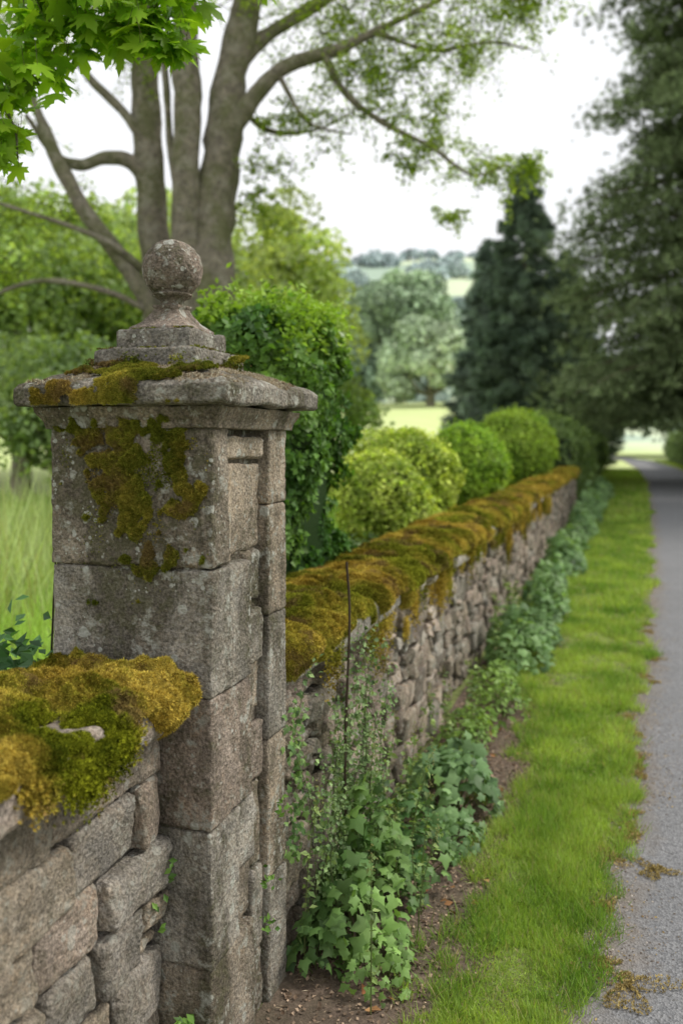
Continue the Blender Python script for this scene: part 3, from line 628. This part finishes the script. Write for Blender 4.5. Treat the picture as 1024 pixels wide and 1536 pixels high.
def hedgebox(x0, x1, y0, y1, z0, z1, n, size, a, c, lump=.1, T=T_ROUND):
    b = B(); dx, dy, dz = x1-x0, y1-y0, z1-z0
    A = np.array([dy*dz, dy*dz, dx*dz, dx*dz, dx*dy]); k = rng.choice(5, n, p=A/A.sum()); r = rng.random((n, 3)); P = np.stack([x0+r[:, 0]*dx, y0+r[:, 1]*dy, z0+r[:, 2]*dz], -1)
    for f_, (ax, v, s) in enumerate([(0, x0, -1), (0, x1, 1), (1, y0, -1), (1, y1, 1), (2, z1, 1)]): P[k == f_, ax] = v
    C = np.array([(x0+x1)/2, (y0+y1)/2, (z0+z1)/2]); hh = np.array([dx, dy, dz])/2; rad = min(dx, dy)*.4
    q = P-C; inn = np.clip(q, -(hh-rad), hh-rad); d = q-inn; L = np.linalg.norm(d, axis=1, keepdims=True); d = d/np.maximum(L, 1e-6); P2 = C+inn+d*np.minimum(L, rad)
    P2 = P2+d*(lump*1.6*fbm(P2, 2.2, 3, 7)+lump*.8*fbm(P2, 7, 2, 9)-np.abs(rng.normal(0, .035, n)))[:, None]
    leafsurf(b, P2, d+[0, 0, .3], size, a, c, T, f=2.5)
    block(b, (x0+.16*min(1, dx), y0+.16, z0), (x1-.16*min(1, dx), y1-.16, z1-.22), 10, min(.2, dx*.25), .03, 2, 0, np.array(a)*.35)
    return b
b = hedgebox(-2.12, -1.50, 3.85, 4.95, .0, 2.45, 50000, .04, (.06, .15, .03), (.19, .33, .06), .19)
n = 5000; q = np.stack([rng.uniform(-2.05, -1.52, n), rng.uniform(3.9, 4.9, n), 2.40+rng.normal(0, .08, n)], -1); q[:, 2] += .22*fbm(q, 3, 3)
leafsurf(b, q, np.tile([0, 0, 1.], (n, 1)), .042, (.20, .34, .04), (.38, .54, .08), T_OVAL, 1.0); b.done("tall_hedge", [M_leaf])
hedgebox(-2.3, -.98, 22.5, 60, .3, 2.15, 50000, .10, (.09, .15, .05), (.22, .31, .10), .3).done("clipped_hedge", [M_leaf])
hedgebox(-2.6, -1.7, 5.6, 15, .0, .95, 12000, .07, (.06, .11, .03), (.14, .22, .06), .15).done("low_hedge", [M_leaf])
hedgebox(4.2, 7, 34, 90, .0, 2.6, 36000, .16, (.09, .15, .06), (.22, .30, .11), .5).done("roadside_hedge", [M_leaf])
ball("topiary_bush", (4.0, 33, 1.9), 1.0, 9000, .10, (.18, .32, .04), (.36, .50, .10))

# ------------------------------------------------------------------ trees
th = radians(17.82); RT = np.array([cos(th), sin(th), 0]); FW = np.array([-sin(th), cos(th), 0])
def sprays(b, C, r, ntw, nl, size, a, c, T=T_OVAL, mat=1, tw=.008, droop=.25):
    for k in range(ntw):
        d = nz(rng.normal(size=3)*[1, 1, .6]); s0 = C+rng.normal(0, r*.3, 3); L = r*rng.uniform(.6, 1.25)
        P = [s0, s0+d*L*.5+[0, 0, .04*L], s0+d*L-[0, 0, droop*L]]
        tube(b, P, [tw, tw*.6, tw*.25], (.10, .09, .06), 3, 3, 0, 0)
        S = spline(P, 8); q = S[rng.integers(2, len(S), nl)]+rng.normal(0, r*.085, (nl, 3))
        scat(b, q, np.tile([0, 0, 1.], (nl, 1)), size*rng.uniform(.6, 1.3, nl), T, lcol(nl, a, c, .25), .65, .3, mat=mat)
BK = (.27, .235, .18)
O = np.array([-5.54, 10.82, 0.])
def LP(p): u, z = p[0], p[1]; v = p[2] if len(p) > 2 else 0; return O+RT*u+FW*v+np.array([0, 0, z])
b = B()
limbs = [([(-.02, 0), (.05, 2.), (.11, 3.64), (.18, 4.84), (.34, 6.04), (.5, 7.15), (.78, 8.3), (1.2, 10.2, .3)], [.5, .4, .34, .30, .25, .22, .18, .1]),
         ([(-.08, 1.5, -.15), (-.14, 3.64, -.15), (-.16, 5.1, -.2), (-.14, 6.5, -.2), (-.18, 7.9, -.2), (-.3, 9.9, -.4)], [.25, .22, .20, .19, .16, .1]),
         ([(-.35, 0, .3), (-.52, 2, .3), (-.60, 3.64, .3), (-.72, 5.1, .3), (-.81, 6.5, .3), (-.85, 7.9, .3), (-.9, 10, .4)], [.33, .28, .23, .215, .20, .17, .1]),
         ([(-.5, 3.2, .1), (-.72, 3.7, 0), (-1.0, 4.2, -.1), (-1.48, 4.84, -.2), (-1.85, 5.5, -.2), (-2.1, 6.1, -.2), (-2.45, 7.0, -.2)], [.13, .125, .12, .11, .095, .075, .04]),
         ([(-.70, 5.3, .2), (-.95, 5.66, .1), (-1.3, 5.7, 0), (-1.65, 5.6, 0), (-2.0, 5.75, 0), (-2.4, 6.3, 0)], [.1, .095, .09, .08, .06, .03]),
         ([(-.74, 5.9, .2), (-1.1, 6.4, .1), (-1.55, 6.85, .1), (-2.0, 7.5, .1)], [.08, .07, .055, .03]),
         ([(.30, 5.9), (.55, 6.2, -.1), (.8, 6.5, -.2), (1.2, 6.83, -.3), (1.94, 7.03, -.4), (2.5, 7.3, -.4), (3.3, 7.7, -.4)], [.15, .13, .115, .10, .08, .05, .03]),
         ([(1.72, 6.98, -.4), (2.0, 6.45, -.4), (2.5, 6.05, -.4), (3.15, 5.72, -.4), (3.7, 5.35, -.4), (4.2, 5.5, -.3)], [.05, .045, .038, .027, .018, .008]),
         ([(.45, 6.9), (.8, 7.4, .2), (1.4, 7.9, .4), (2.5, 8.6, .5), (3.8, 9.1, .5)], [.13, .11, .09, .06, .03]),
         ([(-.25, 5.0, -.1), (-.38, 5.8, -.1), (-.45, 6.8, -.1), (-.6, 7.9, -.2)], [.05, .05, .045, .035]),
         ([(-.62, 4.0, .1), (-1.0, 4.35, -.3), (-1.57, 4.62, -.4), (-2.77, 5.0, -.5)], [.05, .045, .035, .02]),
         ([(-.55, 3.5, .1), (-1.2, 3.8, -.3), (-2.1, 3.92, -.4), (-2.9, 3.6, -.5)], [.05, .045, .035, .02]),
         ([(1.1, 6.75, -.3), (1.5, 6.1, -.3), (2.1, 5.95, -.2)], [.04, .025, .01]),
         ([(2.4, 7.25, -.4), (3.2, 7.1, -.2), (4.0, 7.3, 0), (4.6, 7.2, 0)], [.04, .03, .02, .01]),
         ([(.4, 6.6), (.9, 6.2, .3), (1.6, 6.2, .3), (2.2, 6.5, .3)], [.05, .04, .02, .01])]
for P, R in limbs: tube(b, [LP(p) for p in P], R, BK, 8, 18, .09, 0)
LA, LB = (.15, .24, .035), (.38, .50, .09)
cl = [(1.5, 7.7, .75), (2.2, 8.1, .9), (3.1, 8.2, .9), (3.9, 8.1, .8), (4.5, 8.0, .6), (3.0, 7.25, .65), (3.8, 7.45, .55), (4.4, 7.6, .4), (2.35, 7.1, .55), (3.2, 6.35, .45), (3.15, 5.8, .4), (3.75, 5.45, .38), (4.2, 5.5, .35), (4.6, 5.55, .25), (2.45, 6.1, .4), (1.1, 6.25, .35), (1.7, 6.15, .5), (3.5, 6.85, .45), (2.8, 6.7, .4), (2.1, 6.6, .4),
      (0, 9, 1.3), (-1.5, 9, 1.3), (1.5, 10, 1.4), (3, 9.9, 1.3), (-2.3, 7.2, .7), (-2.7, 6.2, .6), (-1.9, 5.1, .4), (-2.6, 4.9, .5), (-1.5, 7.8, .6), (.6, 7.9, .5), (-2.6, 4.0, .35), (2.8, 5.6, .3), (3.5, 5.0, .22), (4.75, 7.9, .4), (2.0, 7.5, .6), (.9, 5.6, .3), (-1.0, 7.3, .4), (.8, 5.1, .25)]
for (u_, z_, r_) in cl:
    sprays(b, LP((u_, z_, rng.uniform(-.5, .5))), r_*1.15, int(10+42*r_**1.4), 36, .057, LA, LB)
b.done("sycamore_tree", [M_bark, M_leafb])

b = B(); MO = np.array([-1.95, 2.73, 0])
def MP(u, z, v=0): return MO+RT*u+FW*v+np.array([0, 0, z])
tube(b, [MP(-1.9, 0, .3), MP(-1.85, 1.5, .3), MP(-1.75, 3, .3), MP(-1.6, 4.6, .3), MP(-1.5, 6, .3)], [.2, .17, .15, .12, .07], BK, 8, 12, .05)
tube(b, [MP(-1.75, 2.9, .3), MP(-1.1, 3.3, .2), MP(-.5, 3.5, .1), (MP(.1, 3.55)), MP(.75, 3.56)], [.07, .045, .03, .015, .006], BK, 8, 8, .03)
tube(b, [MP(-.8, 3.42, .1), MP(-.4, 3.25, 0), MP(-.2, 2.95, 0), MP(-.17, 2.8, 0)], [.02, .012, .006, .003], BK, 6, 6)
for (u_, z_, r_, n) in [(-.22, 2.80, .06, 14), (-.24, 2.90, .08, 24), (-.25, 3.02, .10, 30), (-.14, 3.13, .10, 30), (-.02, 3.24, .09, 26), (.12, 3.27, .09, 26), (.24, 3.28, .08, 28), (.35, 3.26, .08, 28), (.43, 3.21, .05, 12), (-.15, 3.34, .14, 50), (.2, 3.40, .13, 54), (.38, 3.38, .09, 32), (.47, 3.45, .08, 16), (.72, 3.44, .05, 10), (-.36, 3.12, .14, 36), (0, 3.40, .12, 44)]:
    q = MP(u_, z_)+rng.normal(0, r_*.6, (n, 3))
    scat(b, q, np.tile(-FW*.5+[0, 0, .8], (n, 1)), rng.uniform(.085, .15, n), T_MAPLE, lcol(n, (.14, .28, .02), (.38, .58, .05), .2), .55, 1.2, mat=1, smooth=True)
    for p in q[::2]: tube(b, [p, p+[rng.normal(0, .02), rng.normal(0, .02), .08]], [.0012, .0016], (.2, .2, .05), 2, 3)
b.done("maple_tree", [M_bark, M_leafb])

def crown(b, c, R, nc, nl, size, a, col2, T=T_ROUND, mat=1, sub=.34, sq=.8, jit=.6, f=.4):
    c = np.array(c, float); R = np.array(R, float)
    v = nz(rng.normal(size=(nc, 3))); v[:, 2] = np.where(v[:, 2] < -.5, -v[:, 2], v[:, 2]); rad = rng.uniform(.35, .95, (nc, 1)); cc = c+v*R*rad
    sr = R.mean()*sub*rng.uniform(.6, 1.25, nc); k = rng.integers(0, nc, nl); w = nz(rng.normal(size=(nl, 3))+[0, 0, .25])
    P = cc[k]+w*sr[k][:, None]*np.array([1, 1, sq])*(1-np.abs(rng.normal(0, .16, nl)))[:, None]
    tone = (1+.2*rng.normal(size=nc)).clip(.65, 1.4)[k][:, None]
    scat(b, P, w, size*rng.uniform(.6, 1.3, nl), T, (lcol(nl, a, col2, .2, P, f)*tone).clip(0, .85), jit, mat=mat)
def tree(name, x, y, R, h0, h1, nl, size, a, c, nc=60, sub=.34, tr=.25, f=.4, fol=None):
    b = B(); g0 = float(H(np.array([x]), np.array([y]))[0]); zc = (h0+h1)/2; rz = (h1-h0)/2
    tube(b, [(x, y, g0-.3), (x+.1, y, (g0+zc)/2), (x, y, zc), (x-.2, y, zc+rz*.6)], [tr*1.3, tr, tr*.7, tr*.2], BK, 5, 10, .05)
    for k in range(9):
        a_ = k*2.4; e = np.array([cos(a_)*R*.7, sin(a_)*R*.7, rz*rng.uniform(-.3, .6)]); s = np.array([x, y, zc-rz*.5]); tube(b, [s, s+e*.5+[0, 0, rz*.15], np.array([x, y, zc])+e], [tr*.5, tr*.3, tr*.1], BK, 4, 6)
    crown(b, (x, y, zc), (R, R, rz), nc, nl, size, a, c, sub=sub, f=f); return b.done(name, [M_bark, fol or M_leafb])
tree("beech_tree", -16.5, 21, 4.2, .8, 9.0, 24000, .20, (.19, .29, .11), (.38, .50, .21), 80)  # background broadleaf colours lightened, haze mixed into the leaf colour
tree("beech_tree", -12.6, 24, 3.6, 1.0, 8.0, 20000, .20, (.25, .35, .13), (.44, .54, .23), 70)
tree("lime_tree", -20, 34, 5.5, 1.0, 12.5, 20000, .32, (.28, .38, .20), (.48, .58, .34), 70)
tree("lime_tree", -12.6, 31, 2.9, 2.0, 11.0, 18000, .22, (.36, .45, .17), (.58, .66, .32), 60)
tree("hawthorn_bush", -8.6, 14.5, 1.9, .2, 3.0, 12000, .12, (.17, .25, .10), (.33, .43, .20), 50)
tree("hawthorn_bush", -11.2, 16, 2.3, .2, 4.0, 12000, .13, (.14, .22, .09), (.29, .39, .18), 50)
tree("hawthorn_bush", -8.0, 20, 2.6, .2, 4.2, 12000, .14, (.16, .26, .08), (.31, .42, .15), 50)
tree("oak_tree", -32.0, 128, 7.8, 6.0, 28.3, 24000, .75, (.27, .37, .24), (.43, .53, .35), 90, .30, .6, .1, M_far)  # far oaks: aerial haze is put into their pale leaf colours
tree("oak_tree", -24.2, 114, 6.4, 4.8, 18.6, 20000, .65, (.38, .50, .32), (.57, .68, .47), 70, .32, .5, .1, M_far)
tree("oak_tree", -37, 126, 5.4, 5.5, 17, 16000, .7, (.22, .31, .24), (.33, .43, .33), 60, .34, .5, .1, M_far)
b = B()
for k in range(70):
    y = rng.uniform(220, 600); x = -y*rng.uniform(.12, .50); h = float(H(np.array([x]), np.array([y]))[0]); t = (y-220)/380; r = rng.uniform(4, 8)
    crown(b, (x, y, h+r*.2), (r*1.8, r, r*.55), 10, 420, 2.0+t*1.3, np.array([.36, .45, .38])*(1-t)+np.array([.46, .54, .56])*t, np.array([.44, .54, .45])*(1-t)+np.array([.54, .62, .64])*t, mat=0, sub=.5)  # colour turns paler and bluer with distance, painting in the haze
for k in range(90):
    x = -10-k*5+rng.normal(0, 3); y = 640; h = float(H(np.array([x]), np.array([y*1.]))[0]); crown(b, (x, y, h+1), (7, 6, 4.5*rng.uniform(.5, 1.3)), 7, 260, 3.0, (.50, .57, .63), (.56, .63, .68), mat=0, sub=.5)  # ridge crowns blue-grey, haze painted into the colour
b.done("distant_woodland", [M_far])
b = B()
for k in range(46):
    y = rng.uniform(95, 150); x = rng.uniform(-15, 22) if y > 110 else rng.uniform(8, 24); crown(b, (x, y, 5+rng.uniform(0, 3)), (4.5, 4, 5.5), 14, 1300, .75, (.17, .23, .16), (.29, .36, .24), mat=0, sub=.4)
b.done("woodland", [M_far])
def spruce(name, x, y, R, h, n, size, a, c):
    b = B(); tube(b, [(x, y, -.2), (x, y, h*.5), (x, y, h)], [.35, .2, .03], (.1, .08, .06), 4, 8)
    nb = int(h*22); zb = .8+(h-.8)*rng.random(nb)**1.1; ab = rng.random(nb)*2*pi; Lb = (R*(1-zb/h)**.66+.12)*rng.uniform(.65, 1.15, nb)
    k = rng.choice(nb, n, p=Lb/Lb.sum()); t = rng.random(n)**.5; d = np.stack([np.cos(ab), np.sin(ab)], -1)[k]
    P = np.stack([x+d[:, 0]*Lb[k]*t, y+d[:, 1]*Lb[k]*t, zb[k]-.30*Lb[k]*t+.12*Lb[k]*t**3], -1)+rng.normal(0, 1, (n, 3))*(.16*Lb[k]*(1.15-t))[:, None]*[1, 1, .6]
    tone = rng.uniform(.7, 1.35, nb)[k][:, None]
    scat(b, P, np.stack([d[:, 0], d[:, 1], np.full(n, .1)], -1), size*rng.uniform(.6, 1.2, n), T_NEEDLE, lcol(n, a, c, .25, P, .5)*tone, .4, mat=1); return b.done(name, [M_bark, M_ndl])
spruce("spruce_tree", -5.75, 56, 3.9, 19.8, 40000, .50, (.11, .16, .11), (.21, .28, .19))  # spruce colours lightened and cooled, haze is in the needle colour
spruce("spruce_tree", -8.4, 58, 3.3, 15.2, 24000, .50, (.20, .27, .21), (.33, .41, .32))
spruce("spruce_tree", -3.6, 64, 3.6, 15.5, 22000, .50, (.12, .17, .12), (.22, .28, .19))
def pine(name, x, y, prof, zt, nb, n, size, a, c, seed):
    b = B(); r2 = np.random.default_rng(seed)
    tube(b, [(x, y, -.2), (x+.3, y, 6), (x-.2, y, 14), (x+.1, y, zt)], [.6, .5, .38, .08], (.20, .13, .09), 6, 12, .06)
    for k in range(nb):
        z = 2.8+(zt-2.8)*(k/nb)**1.12; a_ = k*2.399+r2.normal(0, .2); L = np.interp(z, *prof)*r2.uniform(.72, 1.06); d = np.array([cos(a_), sin(a_), 0])
        s = np.array([x, y, z]); P = [s, s+d*L*.35+[0, 0, .06*L], s+d*L*.7+[0, 0, .02*L], s+d*L+[0, 0, -.09*L]]
        tube(b, P, [.11, .08, .05, .015], (.17, .12, .09), 4, 5)
        S = spline(P, 12); npad = int(6+L*1.8)
        for j in range(npad):
            t = r2.uniform(.2, 1.0); side = np.array([-d[1], d[0], 0])*r2.normal(0, .16)*L*(1.2-t*.5); pc = S[int(t*(len(S)-1))]+side+[0, 0, -.06*np.linalg.norm(side)]
            m_ = int(n/nb/npad); w = r2.normal(size=(m_, 3))*[.6, .6, .15]; q = pc+w*(.6+.07*L); q[:, 2] -= .10*np.linalg.norm(w[:, :2], axis=1)**2
            tone = r2.uniform(.65, 1.4)
            scat(b, q, np.tile(d*.8+[0, 0, .45], (m_, 1)), size*rng.uniform(.6, 1.2, m_), T_NEEDLE, lcol(m_, a, c, .25)*tone, .5, mat=1)
    return b.done(name, [M_bark, M_ndl])
PA, PB = (.15, .20, .095), (.28, .35, .17)  # pine needle colours, lightened to paint in some haze
pine("pine_tree", 6.2, 40, ([3, 8, 13, 15, 18, 22, 30], [9.8, 9.3, 8.7, 7.6, 7.0, 6.8, 1.5]), 29, 220, 120000, .40, PA, PB, 3)
pine("pine_tree", 9.5, 27, ([3, 8, 13, 18, 24], [5.6, 6.0, 6.4, 6.0, 1.5]), 23, 120, 38000, .32, PA, PB, 5)
pine("pine_tree", 11, 58, ([3, 10, 20, 32], [8, 9, 7, 1.5]), 30, 110, 36000, .6, PA, PB, 8)

# ------------------------------------------------------------------ world, sun, camera
w = bpy.data.worlds.new("World"); bpy.context.scene.world = w; w.use_nodes = True; nt = w.node_tree; nt.nodes.clear(); g = G(nt)
el, az = radians(48), radians(66)
sk = g.n('ShaderNodeTexSky', sky_type='NISHITA', sun_disc=False); sk.sun_elevation = el; sk.sun_rotation = az; sk.dust_density = 3
tc = g.n('ShaderNodeTexCoord').outputs['Generated']
cl_ = g.mix(g.ramp(g.noise(tc, 2.2, 5, .55), .3, .7), (9.0, 9.15, 9.4), (10.2, 10.2, 10.2))
c = g.mix(.93, sk.outputs[0], cl_); bg = g.n('ShaderNodeBackground'); bg.inputs[1].default_value = .12; g.l(c, bg.inputs[0]); o = g.n('ShaderNodeOutputWorld'); g.l(bg.outputs[0], o.inputs[0])
sd = bpy.data.lights.new("sun", 'SUN'); sd.energy = 2.7; sd.angle = radians(12); sd.color = (1, .95, .87); so = bpy.data.objects.new("sun", sd); bpy.context.scene.collection.objects.link(so)
from mathutils import Vector
dv = Vector((sin(az)*cos(el), cos(az)*cos(el), sin(el))); so.rotation_euler = dv.to_track_quat('Z', 'Y').to_euler(); so.location = (20, 10, 30)
cd = bpy.data.cameras.new("camera"); cam = bpy.data.objects.new("camera", cd); bpy.context.scene.collection.objects.link(cam); bpy.context.scene.camera = cam
cam.location = (0, 0, 1.75); cam.rotation_euler = (radians(90), 0, th); cd.sensor_fit = 'VERTICAL'; cd.sensor_height = 36; cd.sensor_width = 24; cd.lens = 30.47; cd.shift_y = -103/1536
cd.clip_start = .05; cd.clip_end = 6000; cd.dof.use_dof = True; cd.dof.focus_distance = 2.5; cd.dof.aperture_fstop = 1.9
vs = bpy.context.scene.view_settings; vs.view_transform = 'Standard'; vs.look = 'None'; vs.exposure = 0
